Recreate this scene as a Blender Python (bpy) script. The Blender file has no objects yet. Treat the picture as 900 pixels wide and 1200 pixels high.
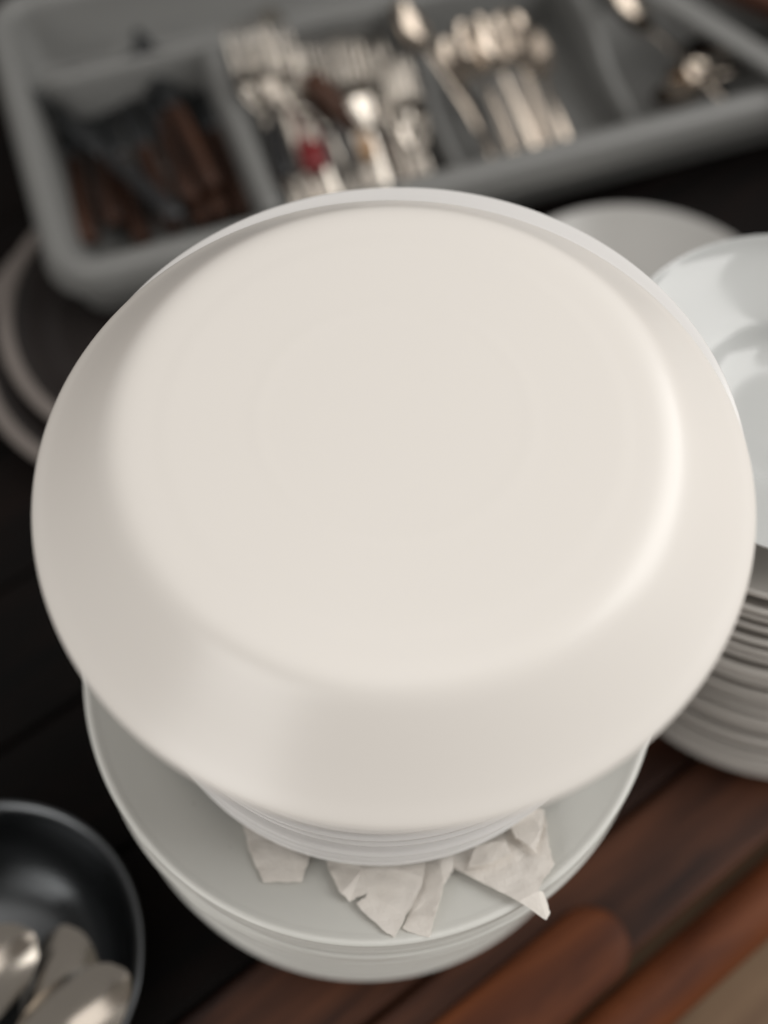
import bpy, bmesh, math, random
from mathutils import Vector, Matrix, noise
random.seed(7)
S = bpy.context.scene
ORD = 'first second third fourth fifth sixth seventh eighth ninth tenth eleventh twelfth thirteenth fourteenth fifteenth sixteenth seventeenth eighteenth nineteenth twentieth twenty-first twenty-second twenty-third twenty-fourth twenty-fifth'.split()
C = S.collection
PI = math.pi

# ------------------------------------------------------------------ camera, light, exposure
F_PX = 1300.0                                   # focal length in pixels of a 900 px wide frame
ELEV = math.radians(61.5)
LOOK = Vector((0, 0, .175))
FW = Vector((0, math.cos(ELEV), -math.sin(ELEV)))
UP = Vector((0, math.sin(ELEV), math.cos(ELEV)))
RT = Vector((1, 0, 0))
CAM = LOOK - FW * .351
cd = bpy.data.cameras.new('camera'); cam = bpy.data.objects.new('camera', cd); C.objects.link(cam)
S.camera = cam
cam.location = CAM
cam.rotation_euler = (PI / 2 - ELEV, 0, 0)
cd.sensor_fit = 'HORIZONTAL'; cd.sensor_width = 36.0; cd.lens = 36.0 * F_PX / 900
cd.clip_start = .01; cd.clip_end = 50
cd.dof.use_dof = True
cd.dof.focus_distance = .388
cd.dof.aperture_fstop = (cd.lens / 1000) / .0148
cd.dof.aperture_blades = 0

W = bpy.data.worlds.new("World"); S.world = W; W.use_nodes = True
bg = W.node_tree.nodes['Background']
bg.inputs['Color'].default_value = (1.0, .965, .925, 1)
bg.inputs['Strength'].default_value = .245

def area(name, loc, target, sx, sy, power, col):
    ld = bpy.data.lights.new(name, 'AREA'); ld.shape = 'RECTANGLE'; ld.size = sx; ld.size_y = sy
    ld.energy = power; ld.color = col
    o = bpy.data.objects.new(name, ld); C.objects.link(o); o.location = loc
    o.rotation_euler = (Vector(target) - Vector(loc)).to_track_quat('-Z', 'Y').to_euler()
    return o
area('window_light', (1.10, .28, .92), (0, 0, .1), 1.3, .95, 15.5, (1.0, .985, .96))
area('room_light', (-.15, -.1, 1.9), (0, 0, 0), 1.3, 1.3, 6.6, (1.0, .955, .91))
area('front_window_light', (-1.0, -1.15, .80), (0, 0, .12), .8, .8, 8.5, (1.0, .975, .94))

S.view_settings.view_transform = 'Standard'; S.view_settings.look = 'None'
S.view_settings.exposure = .07; S.view_settings.gamma = 1
S.cycles.max_bounces = 10

# ------------------------------------------------------------------ helpers
def at(px, py, z):
    """point at height z seen at a pixel of the 900 x 1200 photograph"""
    d = FW + RT * (px - 450) / F_PX + UP * (600 - py) / F_PX
    return CAM + d * ((z - CAM.z) / d.z)

def tag(o, label=None, cat=None, group=None, kind=None):
    if label: o['label'] = label
    if cat: o['category'] = cat
    if group: o['group'] = group
    if kind: o['kind'] = kind
    return o

def empty(name, loc=(0, 0, 0), rz=0):
    o = bpy.data.objects.new(name, None); C.objects.link(o); o.location = loc; o.rotation_euler = (0, 0, rz)
    o.empty_display_size = .01
    return o

def obj(name, me, mat=None, parent=None, smooth=True):
    if isinstance(me, bmesh.types.BMesh):
        bm = me; me = bpy.data.meshes.new(name); bm.to_mesh(me); bm.free()
    if mat: me.materials.append(mat)
    if smooth:
        for p in me.polygons: p.use_smooth = True
    o = bpy.data.objects.new(name, me); C.objects.link(o)
    if parent: o.parent = parent
    return o

def catmull(pts, n):
    out = []
    P = [pts[0]] + list(pts) + [pts[-1]]
    for i in range(1, len(P) - 2):
        a, b, c, d = [Vector(p) for p in P[i - 1:i + 3]]
        for k in range(n):
            t = k / n
            out.append(.5 * ((2 * b) + (c - a) * t + (2 * a - 5 * b + 4 * c - d) * t * t + (3 * b - a - 3 * c + d) * t ** 3))
    out.append(Vector(P[-2]))
    return out

def lathe(prof, seg=128):
    """prof: (r, z) pairs; closed at r = 0 ends"""
    bm = bmesh.new(); rings = []
    for r, z in prof:
        if r < 1e-6: rings.append([bm.verts.new((0, 0, z))])
        else: rings.append([bm.verts.new((r * math.cos(2 * PI * i / seg), r * math.sin(2 * PI * i / seg), z)) for i in range(seg)])
    for a, b in zip(rings, rings[1:]):
        for i in range(seg):
            j = (i + 1) % seg
            if len(a) == 1 and len(b) == 1: continue
            if len(a) == 1: bm.faces.new((a[0], b[j], b[i]))
            elif len(b) == 1: bm.faces.new((a[i], a[j], b[0]))
            else: bm.faces.new((a[i], a[j], b[j], b[i]))
    bmesh.ops.recalc_face_normals(bm, faces=bm.faces)
    return bm

def box(bm, x0, x1, y0, y1, z0, z1, bevel=0):
    r = bmesh.ops.create_cube(bm, size=1, matrix=Matrix.Translation(((x0 + x1) / 2, (y0 + y1) / 2, (z0 + z1) / 2)) @ Matrix.Diagonal((x1 - x0, y1 - y0, z1 - z0, 1)))
    if bevel:
        es = list({e for v in r['verts'] for e in v.link_edges})
        bmesh.ops.bevel(bm, geom=es, offset=bevel, segments=3, affect='EDGES', profile=.5)
    return bm

# ------------------------------------------------------------------ materials
def base_mat(name):
    m = bpy.data.materials.new(name); m.use_nodes = True
    nt = m.node_tree; return m, nt, nt.nodes['Principled BSDF']

def N(nt, t, **kw):
    n = nt.nodes.new(t)
    for k, v in kw.items():
        if k in n.inputs: n.inputs[k].default_value = v
        else: setattr(n, k, v)
    return n

def ceramic(name, col, rough, col2=None, bump=.02, specks=True, sss=0.0):
    m, nt, b = base_mat(name)
    tc = N(nt, 'ShaderNodeTexCoord')
    n1 = N(nt, 'ShaderNodeTexNoise', Scale=14.0, Detail=4.0)
    nt.links.new(tc.outputs['Object'], n1.inputs['Vector'])
    mx = N(nt, 'ShaderNodeMix', data_type='RGBA')
    mx.inputs[6].default_value = (*col, 1); mx.inputs[7].default_value = (*(col2 or [c * .93 for c in col]), 1)
    nt.links.new(n1.outputs['Fac'], mx.inputs['Factor'])
    out = mx.outputs[2]
    if specks:
        vo = N(nt, 'ShaderNodeTexVoronoi', Scale=52.0)
        nt.links.new(tc.outputs['Object'], vo.inputs['Vector'])
        rp = N(nt, 'ShaderNodeValToRGB')
        rp.color_ramp.elements[0].position = .018; rp.color_ramp.elements[0].color = (.55, .53, .5, 1)
        rp.color_ramp.elements[1].position = .03; rp.color_ramp.elements[1].color = (1, 1, 1, 1)
        nt.links.new(vo.outputs['Distance'], rp.inputs['Fac'])
        m2 = N(nt, 'ShaderNodeMix', data_type='RGBA', blend_type='MULTIPLY'); m2.inputs['Factor'].default_value = .8
        nt.links.new(out, m2.inputs[6]); nt.links.new(rp.outputs['Color'], m2.inputs[7]); out = m2.outputs[2]
    nt.links.new(out, b.inputs['Base Color'])
    b.inputs['Roughness'].default_value = rough
    n2 = N(nt, 'ShaderNodeTexNoise', Scale=9.0, Detail=2.0); nt.links.new(tc.outputs['Object'], n2.inputs['Vector'])
    mr = N(nt, 'ShaderNodeMapRange'); mr.inputs['To Min'].default_value = rough * .85; mr.inputs['To Max'].default_value = rough * 1.2
    nt.links.new(n2.outputs['Fac'], mr.inputs['Value']); nt.links.new(mr.outputs['Result'], b.inputs['Roughness'])
    bp = N(nt, 'ShaderNodeBump', Strength=bump, Distance=.002)
    n3 = N(nt, 'ShaderNodeTexNoise', Scale=30.0, Detail=3.0); nt.links.new(tc.outputs['Object'], n3.inputs['Vector'])
    nt.links.new(n3.outputs['Fac'], bp.inputs['Height']); nt.links.new(bp.outputs['Normal'], b.inputs['Normal'])
    return m

def wood(name, dark, light, scale=1.0, rough=.45):
    m, nt, b = base_mat(name)
    tc = N(nt, 'ShaderNodeTexCoord'); mp = N(nt, 'ShaderNodeMapping'); mp.inputs['Scale'].default_value = (4 * scale, 34 * scale, 20 * scale)
    nt.links.new(tc.outputs['Object'], mp.inputs['Vector'])
    oi = N(nt, 'ShaderNodeObjectInfo'); va = N(nt, 'ShaderNodeVectorMath', operation='ADD')
    sc = N(nt, 'ShaderNodeMath', operation='MULTIPLY'); sc.inputs[1].default_value = 40
    nt.links.new(oi.outputs['Random'], sc.inputs[0])
    nt.links.new(mp.outputs['Vector'], va.inputs[0]); nt.links.new(sc.outputs[0], va.inputs[1])
    n = N(nt, 'ShaderNodeTexNoise', Scale=1.0, Detail=6.0, Roughness=.6, Distortion=.6); nt.links.new(va.outputs[0], n.inputs['Vector'])
    rp = N(nt, 'ShaderNodeValToRGB')
    rp.color_ramp.elements[0].position = .35; rp.color_ramp.elements[0].color = (*dark, 1)
    rp.color_ramp.elements[1].position = .68; rp.color_ramp.elements[1].color = (*light, 1)
    nt.links.new(n.outputs['Fac'], rp.inputs['Fac']); nt.links.new(rp.outputs['Color'], b.inputs['Base Color'])
    b.inputs['Roughness'].default_value = rough; b.inputs['Specular IOR Level'].default_value = .22
    bp = N(nt, 'ShaderNodeBump', Strength=.25, Distance=.001); nt.links.new(n.outputs['Fac'], bp.inputs['Height'])
    nt.links.new(bp.outputs['Normal'], b.inputs['Normal'])
    return m

def plain(name, col, rough, metal=0.0, var=.12, bump=.1, scale=60.0):
    m, nt, b = base_mat(name)
    tc = N(nt, 'ShaderNodeTexCoord'); n = N(nt, 'ShaderNodeTexNoise', Scale=scale, Detail=5.0)
    nt.links.new(tc.outputs['Object'], n.inputs['Vector'])
    mx = N(nt, 'ShaderNodeMix', data_type='RGBA')
    mx.inputs[6].default_value = (*[c * (1 - var) for c in col], 1); mx.inputs[7].default_value = (*[min(1, c * (1 + var)) for c in col], 1)
    nt.links.new(n.outputs['Fac'], mx.inputs['Factor']); nt.links.new(mx.outputs[2], b.inputs['Base Color'])
    b.inputs['Roughness'].default_value = rough; b.inputs['Metallic'].default_value = metal
    bp = N(nt, 'ShaderNodeBump', Strength=bump, Distance=.0005); nt.links.new(n.outputs['Fac'], bp.inputs['Height'])
    nt.links.new(bp.outputs['Normal'], b.inputs['Normal'])
    return m

M_TOP = ceramic('cream_opal_glass', (.80, .765, .719), .30, (.79, .754, .709), bump=.015, specks=False)
M_BOWL = ceramic('white_opal_glass', (.78, .765, .75), .22, bump=.01, specks=False)
M_PLATE = ceramic('pale_green_white_glass', (.735, .735, .695), .2, bump=.02)
M_GLOSS = ceramic('glossy_white_glass', (.56, .57, .56), .09, bump=.01, specks=False)
M_WARM = ceramic('warm_white_glass', (.56, .535, .50), .3, bump=.02, specks=False)
M_TRAY = plain('grey_plastic', (.185, .185, .178), .5, var=.05, scale=20)
M_METAL = plain('worn_steel', (.50, .455, .40), .2, 1.0, var=.15, bump=.05, scale=25)
M_SPOON = plain('dull_spoon_metal', (.34, .29, .24), .13, 1.0, var=.3, bump=.04, scale=25)
M_DMETAL = plain('dark_steel', (.10, .105, .11), .28, 1.0, var=.2, scale=15)
M_GREY = ceramic('dull_grey_glass', (.42, .41, .39), .25, specks=False)
M_RIMG = plain('smoky_glass_rim', (.19, .165, .15), .5)
M_SMOKE = plain('smoky_glass', (.022, .018, .017), .3)
M_BLACK = plain('black_plastic', (.012, .012, .013), .35)
M_RED = plain('red_plastic', (.16, .012, .014), .35)
M_HANDLE = wood('brown_handle_wood', (.015, .007, .0045), (.075, .032, .018), 2.5, .5)
M_TAN = wood('tan_handle_wood', (.25, .15, .08), (.45, .30, .18), 2.5, .5)
M_WOOD = wood('reddish_brown_wood', (.018, .0065, .004), (.10, .036, .017), 1.6, .5)
M_WOODD = wood('shaded_wood', (.0012, .0009, .0008), (.006, .0028, .002), 1.6, .75)  # left side of the table: brown wood with its shade put into the colour
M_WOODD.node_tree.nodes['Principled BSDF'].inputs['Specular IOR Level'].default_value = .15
M_ORANGE = wood('orange_brown_wood', (.055, .015, .006), (.165, .050, .017), 1.5, .6)
M_BEIGE = wood('beige_wood', (.12, .072, .042), (.20, .13, .075), 1.3, .6)

def paper_mat():
    m, nt, b = base_mat('soft_paper')
    tc = N(nt, 'ShaderNodeTexCoord'); n = N(nt, 'ShaderNodeTexNoise', Scale=900.0, Detail=4.0)
    n2 = N(nt, 'ShaderNodeTexNoise', Scale=70.0, Detail=4.0)
    nt.links.new(tc.outputs['Object'], n.inputs['Vector']); nt.links.new(tc.outputs['Object'], n2.inputs['Vector'])
    mx = N(nt, 'ShaderNodeMix', data_type='RGBA'); mx.inputs[6].default_value = (.90, .85, .78, 1); mx.inputs[7].default_value = (.95, .91, .86, 1)
    nt.links.new(n2.outputs['Fac'], mx.inputs['Factor']); nt.links.new(mx.outputs[2], b.inputs['Base Color'])
    b.inputs['Roughness'].default_value = .95
    b.inputs['Specular IOR Level'].default_value = .1
    ad = N(nt, 'ShaderNodeMath', operation='ADD'); nt.links.new(n.outputs['Fac'], ad.inputs[0]); nt.links.new(n2.outputs['Fac'], ad.inputs[1])
    bp = N(nt, 'ShaderNodeBump', Strength=.5, Distance=.0006); nt.links.new(ad.outputs[0], bp.inputs['Height'])
    nt.links.new(bp.outputs['Normal'], b.inputs['Normal'])
    return m
M_PAPER = paper_mat()
_nt = M_PAPER.node_tree; _b = _nt.nodes['Principled BSDF']; _o = [x for x in _nt.nodes if x.type == 'OUTPUT_MATERIAL'][0]
_t = N(_nt, 'ShaderNodeBsdfTranslucent'); _t.inputs['Color'].default_value = (.82, .76, .70, 1)
_m = N(_nt, 'ShaderNodeMixShader'); _m.inputs[0].default_value = .15
_nt.links.new(_b.outputs[0], _m.inputs[1]); _nt.links.new(_t.outputs[0], _m.inputs[2]); _nt.links.new(_m.outputs[0], _o.inputs['Surface'])

# ------------------------------------------------------------------ table
TZ = -.10
D = Vector((.804, .594)); NN = Vector((.594, -.804))       # along the planks / across them, towards the near right
tab = empty('tabletop', (0, 0, TZ)); tag(tab, kind='structure')
rz = math.atan2(D.y, D.x)
def plank(n0, n1, s0, s1, z0, z1, mat, bev=.0025, par=None, name='plank'):
    bm = bmesh.new(); box(bm, s0, s1, -n1, -n0, z0, z1, bev)
    o = obj(name, bm, mat, par or tab, smooth=False); o.rotation_euler = (0, 0, rz)
    return o
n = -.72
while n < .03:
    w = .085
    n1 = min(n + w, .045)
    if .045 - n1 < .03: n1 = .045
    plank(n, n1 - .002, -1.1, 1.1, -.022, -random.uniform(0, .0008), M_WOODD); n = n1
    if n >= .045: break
plank(.045, .0985, -1.1, 1.1, -.022, 0, M_WOOD)
plank(.1005, .152, -1.1, 1.1, -.022, -.0006, M_WOOD)
# rail along the edge of the table: half round, set lower than the boards behind a dark gap
def bar(n0, n1, s0, s1, z0, z1, mat, name, parent, bulge=1.0):
    """long bar with a rounded top and rounded ends"""
    bm = bmesh.new(); L = []; k = 26; w = (n1 - n0) / 2; c = (n0 + n1) / 2
    ss = [s0 + w * (1 - math.cos(PI / 2 * i / 8)) for i in range(8)] + [s0 + w + (s1 - s0 - 2 * w) * i / 10 for i in range(11)] + [s1 - w * (1 - math.cos(PI / 2 * (7 - i) / 8)) for i in range(8)]
    for s in ss:
        e = min(s - s0, s1 - s) / w; e = math.sqrt(max(1e-4, 1 - (1 - min(e, 1)) ** 2))
        L.append([bm.verts.new((s, -c + w * e * math.cos(2 * PI * i / k), (z0 + z1) / 2 + (z1 - z0) / 2 * (.35 + .65 * e) * math.sin(2 * PI * i / k))) for i in range(k)])
    for a, b in zip(L, L[1:]):
        for i in range(k): bm.faces.new((a[i], a[(i + 1) % k], b[(i + 1) % k], b[i]))
    bm.faces.new(L[0]); bm.faces.new(L[-1][::-1])
    bmesh.ops.recalc_face_normals(bm, faces=bm.faces)
    o = obj(name, bm, mat, parent); o.rotation_euler = (0, 0, rz)
    return o
bar(.158, .188, -1.0, 1.0, -.024, .001, M_ORANGE, 'edge_rail', tab)
bar(.118, .156, -.40, .044, .0005, .008, M_ORANGE, 'wooden_slat', None)
o = bpy.data.objects['wooden_slat']; o.location = (0, 0, TZ)
tag(o, 'orange brown wooden slat with a rounded end lying on the table', 'slat')
fl = obj('floor', box(bmesh.new(), -3, 3, -3, 3, -.02, 0), M_BEIGE, smooth=False); fl.location = (0, 0, TZ - .06); fl.rotation_euler = (0, 0, rz); tag(fl, kind='structure')

# ------------------------------------------------------------------ dishes
def bowl_down(R, H, rf, t=.0028, foot=True, pts=None):
    """upturned bowl: rim at z = 0, base on top"""
    s = R
    out = [(R - .0012, .0002), (R, .0018), (R - .0012, .0048), (R - (R - rf) * .17, H * .26), (R - (R - rf) * .38, H * .52),
           (R - (R - rf) * .62, H * .76), (rf + (R - rf) * .17, H * .925), (rf - .001, H * .992), (rf - .010, H + .0003)]
    if pts: out = pts
    out = [tuple(p) for p in catmull([(a, b) for a, b in out], 6)]
    base = []
    for k in range(1, 40):
        r = (rf - .010) * (1 - k / 40)
        z = H + .0003 + (.00013 * math.exp(-((r - .041) / .0014) ** 2) if foot else 0) + .0005 * (1 - (r / rf) ** 2)
        base.append((r, z))
    outer = out + base + [(0, base[-1][1])]
    inner = [(0, H - t), (rf - .012, H - t), (rf - .004, H * .96 - t)] + [(r - t * .75, max(z - t * .7, .0003)) for r, z in reversed(out[12:48])] + [(R - .0035, .0006)]
    return outer + inner[0:0], inner, outer

def make_bowl(R, H, rf, seg=160, foot=True, pts=None):
    _, inner, outer = bowl_down(R, H, rf, foot=foot, pts=pts)
    prof = list(reversed(outer)) + list(reversed(inner))
    return lathe(prof, seg)

def plate_profile(R, H, rw, t=.003):
    up = [(0, .0), (rw * .5, .0001), (rw * .86, .0006), (rw, .0028), (rw + (R - rw) * .35, H * .36), (rw + (R - rw) * .7, H * .70), (R - .0045, H - .0016)]
    up = [tuple(p) for p in catmull(up, 6)]
    lip = [(R - .0030, H - .0004), (R - .0016, H), (R - .0004, H - .0007), (R, H - .002), (R - .0007, H - .0034)]
    dn = [(r + t * .25, z - t) for r, z in reversed(up) if r > rw * .6] + [(rw * .55, -t), (0, -t)]
    return up, up + lip + dn
def make_plate(R, H, rw, seg=160):
    return lathe(plate_profile(R, H, rw)[1], seg)

def copy(o, loc, rz=0, name=None):
    c = o.copy(); C.objects.link(c); c.location = loc; c.rotation_euler = (0, 0, rz); return c

# main stack: deep plates, right way up
PC = Vector((-.0057, .0066)); PR, PH, PW = .12, .024, .068; PRIMZ = .048
UPP = plate_profile(PR, PH, PW)[0] + [(PR, PH)]
def plate_z(x, y):
    r = math.hypot(x - PC.x, y - PC.y)
    for (r0, z0), (r1, z1) in zip(UPP, UPP[1:]):
        if r0 <= r <= r1: return PRIMZ - PH + z0 + (z1 - z0) * (r - r0) / max(1e-9, r1 - r0)
    return PRIMZ
pl = obj('soup_plate', make_plate(PR, PH, PW), M_PLATE); pl.location = (PC.x, PC.y, PRIMZ - PH)
tag(pl, 'topmost white plate of the middle stack, with napkin corners lying on it', 'plate')
z = PRIMZ - PH; k = 0
while z - .0086 > TZ + .0045:
    z -= .0086; k += 1
    c = copy(pl, (PC.x - .0003 * k + random.uniform(-.0013, .0013), PC.y - random.uniform(0, .0022), z), random.random() * 6); s_ = 1 - .0010 * k + random.uniform(-.005, .004); c.scale = (s_, s_, 1)
    tag(c, ORD[k] + ' white plate from the top of the middle stack, only its rim edge showing', 'plate', 'stacked plates under the upturned bowls')

# lower upturned bowls
lb = obj('upturned_bowl', make_bowl(.098, .034, .064, foot=False, pts=[(.0965, .0002), (.0979, .0006), (.0981, .0014), (.0972, .0021), (.0925, .0032), (.0865, .0085), (.082, .0160), (.077, .0240), (.071, .0305), (.063, .0337), (.054, .0343)]), M_BOWL)
lb.location = (-.0018, .0145, .0435)
G = 'upturned bowls nested below the top bowl'
L = 'white upturned bowl nested under the large one, only its rim edge showing'
tag(lb, 'lowest white upturned bowl of the stack, resting on the napkins', 'bowl')
for k in range(1, 17):
    t = k / 16
    c = copy(lb, (-.0018 + t * .004 + random.uniform(-.0012, .0012), .0145 + t * .0015 + random.uniform(-.0014, .0014), .0435 + k * .0071), random.random() * 6); s_ = 1 + random.uniform(-.008, .008); c.scale = (s_, s_, 1)
    tag(c, ORD[k] + ' white upturned bowl up from the napkins, nested in the stack', 'bowl', G)
big = obj('upturned_bowl', make_bowl(.115, .0318, .080, seg=256, pts=[(.1138, .0002), (.115, .0014), (.1142, .0034), (.1092, .0076), (.1036, .0128), (.0977, .0186), (.0922, .0240), (.0876, .0282), (.0838, .0305), (.0790, .0316), (.071, .0320)]), M_TOP); big.location = (.0031, .0150, .175)
tag(big, 'large cream white upturned bowl on top of the middle stack', 'bowl')
b2 = obj('upturned_bowl', make_bowl(.115, .034, .064, seg=256, foot=False, pts=[(.1135, .0002), (.115, .0012), (.1145, .0030), (.108, .0042), (.098, .0062), (.091, .0120), (.085, .0190), (.079, .0260), (.072, .0315), (.064, .0338), (.054, .0343)]), M_BOWL); b2.location = (.0060, .0308, .1655)
tag(b2, 'large white upturned bowl just below the top one, rim peeking out behind it', 'bowl')

# right stack: plates, medium bowls, small deep plate on top
rp = obj('stacked_plate', make_plate(.117, .018, .07), M_WARM); rp.location = (.216, .099, TZ + .004)
tag(rp, 'bottom plate of the right-hand stack, its rim just above the bare table', 'plate')
for k in range(1, 23):
    t = k / 22
    c = copy(rp, (.216 - .042 * t + random.uniform(-.0015, .0015), .099 - .0065 * t + random.uniform(-.0015, .0015), TZ + .004 + k * .0076), random.random() * 6)
    s_ = 1 - .24 * t ** 1.3 + random.uniform(-.006, .006); c.scale = (s_, s_, 1)
    tag(c, ORD[k] + ' white plate up from the table in the right-hand stack, seen edge on', 'plate', 'plates of the right-hand stack')
sb = obj('glossy_dish', lathe([(0, .0), (.028, .0002), (.034, .0012), (.0385, .005), (.041, .0095), (.0445, .0118), (.052, .0132), (.062, .0148), (.070, .0166), (.0755, .0196), (.0785, .0232), (.0795, .0243), (.080, .0232), (.079, .0215),
      (.0765, .0180), (.070, .0140), (.060, .0120), (.047, .0085), (.040, .002), (.034, -.002), (0, -.002)], 160), M_GLOSS)
sd = sb.modifiers.new('s', 'SUBSURF'); sd.levels = 1; sd.render_levels = 1
sb.location = (.1720, .0923, .0900)
tag(sb, 'glossy white dish with a round well, topmost of the right-hand stack', 'dish')

# plates under the tray
def smoky(x, y, z):
    q = obj('flat_plate', make_plate(.12, .014, .08), M_SMOKE); q.location = (x, y, z)
    k = obj('rim', lathe([(.1120, .0125), (.1140, .0140), (.1185, .0152), (.1208, .0142), (.1212, .0122), (.1203, .0100), (.1190, .0096), (.1150, .0100), (.1120, .0125)], 128), M_RIMG, q)
    return q
q = smoky(-.127, .297, -.0925)
tag(q, 'dark plate with a pale rim poking out below the left corner of the grey tray', 'plate')
q2 = smoky(-.140, .276, TZ + .0034); tag(q2, 'lower dark plate behind the left side of the big bowl, jutting out furthest', 'plate')
q3 = obj('shallow_bowl', make_plate(.10, .026, .05), M_GREY); q3.location = (.160, .268, TZ + .004)
tag(q3, 'pale shallow bowl half under the front wall of the grey tray', 'bowl')

# ------------------------------------------------------------------ cutlery tray
A = Vector((-.197, .264)); U = Vector((.9457, .325)); V = Vector((-.325, .9457)); TR = math.atan2(U.y, U.x)
ZR = -.030; ZB = -.083
def tuv(px, py, z):
    p = at(px, py, z); d = Vector((p.x, p.y)) - A
    return Vector((d.dot(U), d.dot(V), z))
tray = empty('cutlery_tray', (A.x, A.y, 0), TR)
tag(tray, 'grey plastic cutlery tray with divided compartments full of knives, forks and spoons', 'cutlery tray')
TW, TD = .56, .275
def rrect(x0, x1, y0, y1, r, z, n=8):
    out = []
    for cx, cy, a0 in ((x1 - r, y1 - r, 0), (x0 + r, y1 - r, PI / 2), (x0 + r, y0 + r, PI), (x1 - r, y0 + r, 1.5 * PI)):
        for i in range(n + 1):
            a = a0 + PI / 2 * i / n; out.append((cx + r * math.cos(a), cy + r * math.sin(a), z))
    return out
bm = bmesh.new(); rings = []
for off, z in ((.016, ZB), (.0135, ZB + .001), (.012, ZB + .004), (.006, ZR - .022), (.005, ZR - .014), (.0015, ZR - .0215), (-.0015, ZR - .0225), (-.0025, ZR - .020), (-.001, ZR - .009), (.0005, ZR - .004), (.003, ZR - .001), (.007, ZR), (.012, ZR - .0005), (.0155, ZR - .003), (.0165, ZR - .008), (.0245, ZB + .006), (.028, ZB + .0025)):
    rings.append([bm.verts.new(p) for p in rrect(off, TW - off, off, TD - off, max(.006, .034 - off), z)])
for a, b in zip(rings, rings[1:]):
    m = len(a)
    for i in range(m): bm.faces.new((a[i], a[(i + 1) % m], b[(i + 1) % m], b[i]))
bm.faces.new(rings[0][::-1]); bm.faces.new(rings[-1])
bmesh.ops.recalc_face_normals(bm, faces=bm.faces)
o = obj('tray_body', bm, M_TRAY, tray)
def divider(p0, p1, th, prof):
    """wall between two (u, v) points; prof = (t, ztop) list; rounded crest"""
    bm = bmesh.new(); p0, p1 = Vector(p0), Vector(p1); d = (p1 - p0); nn = Vector((-d.y, d.x)).normalized(); R = []
    zs = catmull([(t * 1.0, zt) for t, zt in prof], 8)
    for t, zt in zs:
        c = p0 + d * t; h = th / 2; ring = []
        for w, dz in ((1.25, None), (1.0, -.006), (.8, -.002), (.35, 0), (-.35, 0), (-.8, -.002), (-1.0, -.006), (-1.25, None)):
            zz = ZB + .0026 if dz is None else zt + dz
            ring.append(bm.verts.new((c.x + nn.x * h * w, c.y + nn.y * h * w, zz)))
        R.append(ring)
    for a, b in zip(R, R[1:]):
        for i in range(7): bm.faces.new((a[i], a[i + 1], b[i + 1], b[i]))
    bm.faces.new(R[0]); bm.faces.new(R[-1][::-1])
    bmesh.ops.recalc_face_normals(bm, faces=bm.faces)
    return obj('divider', bm, M_TRAY, tray)
FL = ((0, ZR - .003), (.5, ZR - .003), (1, ZR - .003))
DP = ((0, ZR - .026), (.25, ZR - .025), (.45, ZR - .018), (.60, ZR - .005), (.75, ZR - .002), (1, ZR - .002))
divider((.142, .0215), (.142, .176), .014, FL)
divider((.274, .0215), (.274, .176), .009, DP)
divider((.404, .0215), (.404, .176), .009, DP)
divider((.0265, .181), (TW - .0265, .181), .009, FL)

# ------------------------------------------------------------------ cutlery
def sweep(stations, k=12, caps=True):
    """stations: (x, half width, half thickness, z)"""
    bm = bmesh.new(); R = []
    for x, w, t, z in stations:
        R.append([bm.verts.new((x, w * math.cos(2 * PI * i / k), z + t * math.sin(2 * PI * i / k))) for i in range(k)])
    for a, b in zip(R, R[1:]):
        for i in range(k): bm.faces.new((a[i], a[(i + 1) % k], b[(i + 1) % k], b[i]))
    bm.faces.new(R[0]); bm.faces.new(R[-1][::-1])
    bmesh.ops.recalc_face_normals(bm, faces=bm.faces); return bm
def handle_bm(x0, x1, w0, w1, t=.0011):
    st = []
    for i in range(17):
        s = i / 16; w = w0 + (w1 - w0) * s; e = min(1, math.sqrt(max(.02, s * 8)))
        st.append((x0 + (x1 - x0) * s, w * e, t, .004 * math.sin(s * PI)))
    return sweep(st)
def spoon_bowl_bm(x0, L, w):
    bm = bmesh.new(); nu, nv = 18, 12; Gd = []
    for s in (0, 1):
        g = []
        for i in range(nu + 1):
            a = i / nu; ww = w * math.sqrt(max(.012, 1 - (2 * (a ** .85) - 1) ** 2)); row = []
            for j in range(nv + 1):
                b = j / nv * 2 - 1
                dep = -.0075 * (1 - b * b) * math.sin(PI * max(.03, min(.97, a)))
                row.append(bm.verts.new((x0 + L * a, ww * b, dep - .0009 * s)))
            g.append(row)
        for i in range(nu):
            for j in range(nv):
                f = (g[i][j], g[i + 1][j], g[i + 1][j + 1], g[i][j + 1]); bm.faces.new(f if s == 0 else f[::-1])
        Gd.append(g)
    bmesh.ops.recalc_face_normals(bm, faces=bm.faces)
    return bm
def make_spoon():
    r = empty('table_spoon'); obj('handle', handle_bm(0, .125, .0075, .0032), M_SPOON, r); obj('spoon_bowl', spoon_bowl_bm(.121, .060, .020), M_SPOON, r); return r
def make_bright_spoon():
    r = empty('table_spoon'); obj('handle', handle_bm(0, .125, .0075, .0032), M_METAL, r); obj('spoon_bowl', spoon_bowl_bm(.121, .060, .020), M_METAL, r); return r
def make_fork():
    r = empty('table_fork'); obj('handle', handle_bm(0, .125, .0075, .0035), M_METAL, r)
    hd = obj('fork_head', sweep([(.120, .0033, .0011, .0004), (.128, .006, .001, -.001), (.136, .0105, .001, -.002), (.146, .0118, .001, -.002), (.150, .0118, .001, -.0015)]), M_METAL, r)
    me = None
    for k in range(4):
        y = -.0098 + .00653 * k
        if me is None:
            t = obj('tine', sweep([(.148, .0021, .001, -.0016), (.165, .0018, .001, .0005), (.182, .0014, .0009, .003), (.194, .0006, .0006, .0058)], 8), M_METAL, hd); me = t.data
        else:
            t = bpy.data.objects.new('tine', me); C.objects.link(t); t.parent = hd
        t.location = (0, y, 0)
    return r
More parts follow.
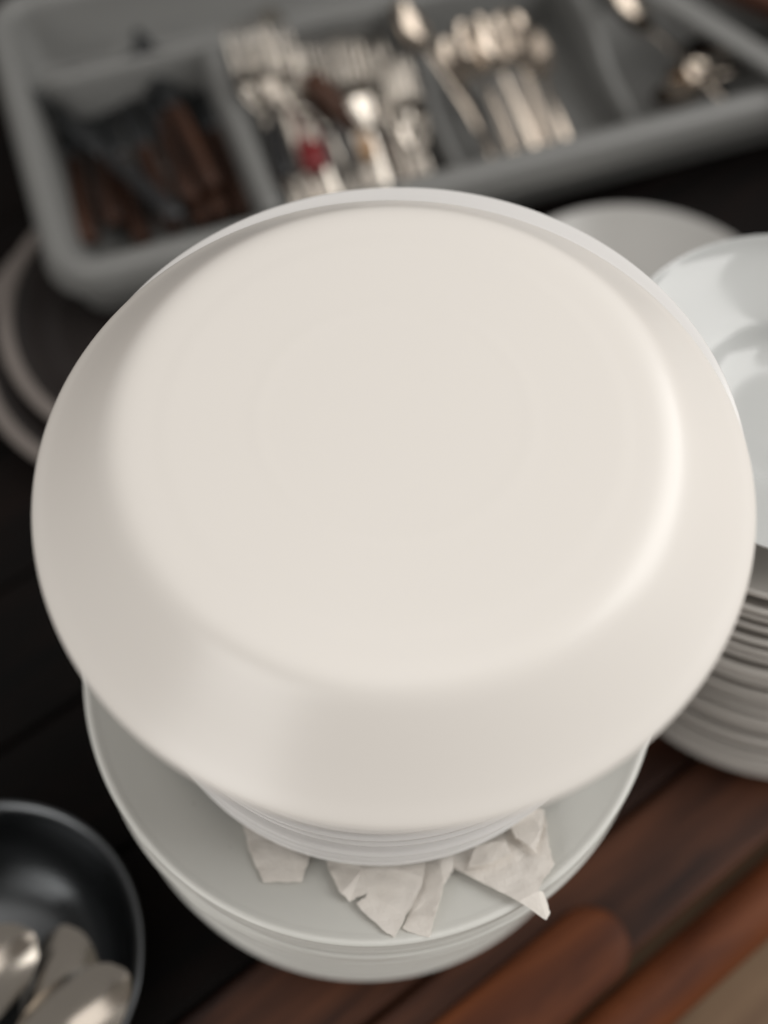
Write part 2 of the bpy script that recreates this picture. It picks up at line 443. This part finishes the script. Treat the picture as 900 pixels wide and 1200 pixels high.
def make_knife(hm):
    r = empty('table_knife')
    obj('handle', sweep([(0, .004, .003, 0), (.003, .0085, .0062, 0), (.03, .0092, .0068, 0), (.07, .0082, .006, 0), (.095, .0078, .0055, 0), (.100, .007, .0045, 0)], 14), hm, r)
    obj('blade', sweep([(.099, .0055, .0012, 0), (.11, .0085, .0009, 0), (.16, .0092, .0008, .0), (.19, .0085, .0007, .0), (.205, .0045, .0006, 0), (.208, .001, .0005, 0)], 10), M_METAL if hm in (M_RED, M_TAN) else M_DMETAL, r)
    return r
def clone(root):
    r = root.copy(); C.objects.link(r)
    for ch in list(root.children):
        c = ch.copy(); C.objects.link(c); c.parent = r
        for g in ch.children:
            d = g.copy(); C.objects.link(d); d.parent = c
    return r
used = {}
def place(kind, maker, p0, p1, label, cat, group=None, roll=0, tip=True, sc=1.0):
    """p0 = handle end, p1 = tip, world points; the tip lands on p1"""
    if kind in used: o = clone(used[kind])
    else: o = used[kind] = maker()
    p0, p1 = Vector(p0), Vector(p1)
    Ln = {'spoon': .181, 'bspoon': .181, 'fork': .194}.get(kind, .208)
    if p1.y > .25:                                          # lies in the tray: keep the handle inside the front wall
        w = Vector((p0.x, p0.y)) - A; vv = w.dot(V)
        vm = .030 if kind == "fork" else .044
        if vv < vm: q = V * (vm - vv); p0.x += q.x; p0.y += q.y
        sc = max(.84 if kind == 'fork' else .66, min(sc, (p1 - p0).length / Ln)) if tip else sc
    d = (p1 - p0).normalized()
    z = (Vector((0, 0, 1)) - d * d.z).normalized(); y = z.cross(d)
    m = Matrix((d, y, z)).transposed().to_4x4() @ Matrix.Rotation(roll, 4, 'X')
    Ln = {'spoon': .181, 'bspoon': .181, 'fork': .194}.get(kind, .208)
    m.translation = (p1 - d * Ln) if tip else p0
    if tip: m.translation = p1
    m = m @ Matrix.Scale(sc, 4)
    if tip: m = m @ Matrix.Translation((-Ln, 0, 0))
    o.matrix_world = m; o.rotation_mode = 'XYZ'
    for k in ('label', 'category', 'group'):
        if k in o: del o[k]
    return tag(o, label, cat, group)
# compartment 1: brown handled knives, handles towards the camera
GK = 'brown handled knives in the first compartment'
for i, (hx, hy, tx, ty, hz, tz) in enumerate([(105, 285, 75, 120, -.066, -.072), (135, 262, 95, 110, -.060, -.070), (170, 285, 110, 100, -.066, -.068), (205, 270, 135, 95, -.058, -.064), (240, 262, 160, 85, -.066, -.060),
                                    (225, 235, 175, 80, -.052, -.056), (262, 255, 200, 90, -.062, -.060), (290, 250, 225, 100, -.066, -.068), (250, 220, 185, 85, -.048, -.050)]):
    place('knife', lambda: make_knife(M_HANDLE), at(hx, hy, hz), at(tx, ty, tz), ORD[i] + ' brown handled knife from the left in the leftmost tray compartment', 'knife', GK, random.uniform(-.5, .5), tip=False, sc=.82)
place('bknife', lambda: make_knife(M_BLACK), at(215, 268, -.048), at(90, 150, -.050), 'black handled knife lying across the brown handled ones', 'knife', None, .3, tip=False, sc=.8)
# compartment 2: forks
GF = 'forks in the second compartment'
for i, (hx, hy, tx, ty, hz, tz, rl) in enumerate([(350, 240, 272, 30, -.066, -.004, .2), (375, 240, 292, 24, -.060, .000, -.2), (395, 245, 318, 30, -.055, .002, .1), (420, 240, 345, 48, -.066, -.006, .5), (440, 235, 383, 44, -.060, -.003, -.1),
                               (455, 230, 402, 42, -.056, .000, .2), (480, 225, 432, 48, -.064, -.006, -.3), (495, 220, 455, 62, -.058, -.008, .2), (510, 225, 462, 70, -.050, .000, -.4)]):
    place('fork', make_fork, at(hx, hy, hz), at(tx, ty, tz), ORD[i] + ' steel fork from the left, tines up, in the second compartment', 'fork', GF, rl, sc=.88)
place('rknife', lambda: make_knife(M_RED), at(385, 232, -.035), at(330, 60, -.058), 'red handled knife among the forks in the second compartment', 'knife', None, 0, tip=False)
place('b2', lambda: make_knife(M_BLACK), at(340, 222, -.034), at(300, 60, -.050), 'black handled knife left of the red handled one among the forks', 'knife', None, 0, tip=False, sc=.7)
place('tknife', lambda: make_knife(M_TAN), at(443, 212, -.036), at(425, 60, -.055), 'tan wooden handled knife right of the red handled one among the forks', 'knife', None, .4, tip=False, sc=.7)
place('hk', lambda: make_knife(M_HANDLE), at(360, 88, -.010), at(460, 190, -.060), 'brown handled knife with its handle up among the fork tines', 'knife', None, 0, tip=False)
# compartment 3 and 4: spoons
GS = 'spoons in the third compartment'
for i, (hx, hy, tx, ty, hz, tz, rl) in enumerate([(575, 180, 520, 45, -.066, -.040, .3), (600, 175, 540, 25, -.066, -.022, .1), (625, 170, 560, 18, -.056, -.008, .15), (640, 165, 590, 12, -.060, -.014, -.2), (660, 160, 612, 30, -.062, -.030, .1)]):
    place('spoon', make_spoon, at(hx, hy, hz), at(tx, ty, tz), ORD[i] + ' steel spoon from the left lying in the third compartment', 'spoon', GS, rl, sc=.84)
place('spoon', make_spoon, at(560, 150, -.060), at(462, 0, .000), 'steel spoon leaning over the divider between forks and spoons', 'spoon', None, .2, sc=.9)
GT = 'spoons in the fourth compartment'
for i, (hx, hy, tx, ty, hz, tz, rl) in enumerate([(850, 120, 715, -10, -.064, -.020, .1), (880, 60, 770, 122, -.060, -.042, .2), (905, 75, 785, 95, -.066, -.050, -.3), (930, 40, 800, 60, -.058, -.052, .1)]):
    place('spoon', make_spoon, at(hx, hy, hz), at(tx, ty, tz), ORD[i] + ' steel spoon from the left in the rightmost tray compartment', 'spoon', GT, rl, sc=.84)
# broad handle crossing the far right compartment, and a wooden board behind it
p0, p1 = at(745, -25, -.022), at(960, 110, -.022)
bm = bmesh.new(); Ls = (p1 - p0).length; box(bm, 0, Ls, -.009, .009, -.003, .003, .0025)
o = obj('spatula', bm, M_TRAY, smooth=False); o.location = p0; o.rotation_euler = (0, 0, math.atan2(p1.y - p0.y, p1.x - p0.x))
tag(o, 'grey flat handled spatula lying across the rightmost compartment', 'spatula')
p0 = at(905, 0, -.024)
o = obj('cutting_board', box(bmesh.new(), 0, .22, 0, .16, -.006, .006, .004), M_WOOD, smooth=False); o.location = (at(800, -22, -.022).x + .005, at(800, -22, -.022).y, -.020); o.rotation_euler = (0, 0, math.radians(-38))
tag(o, 'reddish brown wooden board resting on the far right end of the tray', 'board')

# ------------------------------------------------------------------ dark steel bowl with spoons, near left
gb = obj('steel_bowl', lathe([(0, .0), (.03, .0), (.042, .003), (.055, .014), (.064, .030), (.068, .046), (.0705, .0495), (.0725, .0500), (.073, .0488), (.0715, .0475), (.0695, .045), (.0655, .029), (.056, .012), (.043, .0), (.03, -.002), (0, -.002)], 128), M_DMETAL)
gb.location = (-.1805, -.1085, TZ + .002)
tag(gb, 'dark steel bowl holding spoons at the near left corner', 'bowl')
place('bspoon', make_bright_spoon, at(-160, 1420, -.060), at(150, 1140, -.052), 'steel spoon in the dark bowl, its bowl end nearest the rim', 'spoon', None, 3.0)
place('bspoon', make_bright_spoon, at(60, 1500, -.060), at(75, 1085, -.066), 'steel spoon in the middle of the dark bowl', 'spoon', None, 2.9)
place('bspoon', make_bright_spoon, at(-220, 1300, -.060), at(40, 1095, -.058), 'steel spoon at the left of the dark bowl', 'spoon', None, 3.3)

# ------------------------------------------------------------------ napkins between the plates and the bowls
def on_plate(px, py, h):
    z = PRIMZ
    for _ in range(12):
        p = at(px, py, z); z = .5 * z + .5 * (plate_z(p.x, p.y) + h)
    return at(px, py, z)
def napkin(facets, seed, label, name='paper_napkin'):
    """facets: lists of (px, py, height above plate); shared corners are welded, faces crumpled"""
    bm = bmesh.new(); cache = {}
    for fc in facets:
        vs = []
        for p in fc:
            if p not in cache: cache[p] = bm.verts.new(on_plate(*p))
            vs.append(cache[p])
        bm.faces.new(vs)
    bmesh.ops.triangulate(bm, faces=bm.faces)
    bmesh.ops.subdivide_edges(bm, edges=bm.edges, cuts=7, use_grid_fill=True)
    off = Vector((seed * 3.1, seed * 1.7, seed))
    for v in bm.verts:
        c = v.co
        a = noise.noise(c * 70 + off); b = noise.noise(c * 210 + off)
        edge = v.is_boundary
        v.co.z += .0015 * abs(a) + .0004 * b
        if edge:
            v.co.x += .0006 * noise.noise(c * 260 + off) + .0004 * noise.noise(c * 1100 + off); v.co.y += .0006 * noise.noise(c * 260 - off) + .0004 * noise.noise(c * 1100 - off)
    bmesh.ops.recalc_face_normals(bm, faces=bm.faces)
    me = bm
    o = obj(name, me, M_PAPER, smooth=False)
    s = o.modifiers.new('thick', 'SOLIDIFY'); s.thickness = .00035; s.offset = 1
    return tag(o, label, 'napkin')
H1 = .0022
napkin([[(281, 925, H1), (285, 966, H1), (293, 1000, .002), (300, 960, .003)], [(300, 960, .003), (293, 1000, .002), (309, 1034, .0012), (345, 1000, .0045)],
        [(345, 1000, .0045), (309, 1034, .0012), (354, 1034, .0015), (362, 1006, .0035)], [(300, 960, .003), (345, 1000, .0045), (362, 1006, .0035), (372, 1000, .003), (360, 930, H1), (281, 925, H1)]],
       1, 'leftmost torn napkin corner sticking out from under the bowls')
napkin([[(372, 960, H1), (383, 1014, H1), (400, 1048, .0035), (410, 1056, .0015), (425, 1020, .0055)],
        [(425, 1020, .0055), (410, 1056, .0015), (432, 1047, .0048), (470, 1020, .0060)],
        [(470, 1020, .0060), (432, 1047, .0048), (418, 1060, .0020), (440, 1082, .0015), (462, 1099, .0010), (478, 1072, .0040), (496, 1030, .0065)],
        [(372, 960, H1), (425, 1020, .0055), (470, 1020, .0060), (496, 1030, .0065), (505, 960, H1)]],
       2, 'pointed napkin corner in the middle of the front, hanging down the plate')
napkin([[(490, 960, .001), (496, 1018, .0030), (478, 1072, .0015), (471, 1088, .0008), (503, 1099, .0010), (510, 1075, .0035), (520, 1035, .0050), (516, 1015, .0045)],
        [(490, 960, .001), (516, 1015, .0045), (520, 1035, .0050), (530, 1020, .0030), (533, 960, H1)]],
       3, 'narrow folded napkin end just right of the middle one')
napkin([[(530, 960, H1), (528, 1014, .0015), (545, 1024, .0030), (590, 1000, .0052), (575, 960, H1)],
        [(545, 1024, .0030), (608, 1056, .0028), (630, 1045, .0042), (590, 1000, .0052)],
        [(590, 1000, .0052), (630, 1045, .0042), (650, 1012, .0050), (643, 990, .0058), (615, 985, .0045)],
        [(608, 1056, .0028), (640, 1078, .0012), (644, 1070, .0012), (636, 1046, .0022), (630, 1045, .0042)],
        [(575, 960, H1), (590, 1000, .0052), (615, 985, .0045), (600, 940, H1)],
        [(600, 940, H1), (615, 985, .0045), (643, 990, .0058), (638, 955, .003)],
        [(592, 958, .0060), (604, 982, .0078), (622, 993, .0082), (628, 1000, .0074), (634, 972, .0085), (637, 950, .0060), (612, 940, .0060)],
        [(548, 1018, .0050), (575, 1012, .0072), (600, 1002, .0080), (592, 985, .0080), (560, 990, .0062)]],
       4, 'rightmost crumpled napkin corner, its tip reaching the plate rim')
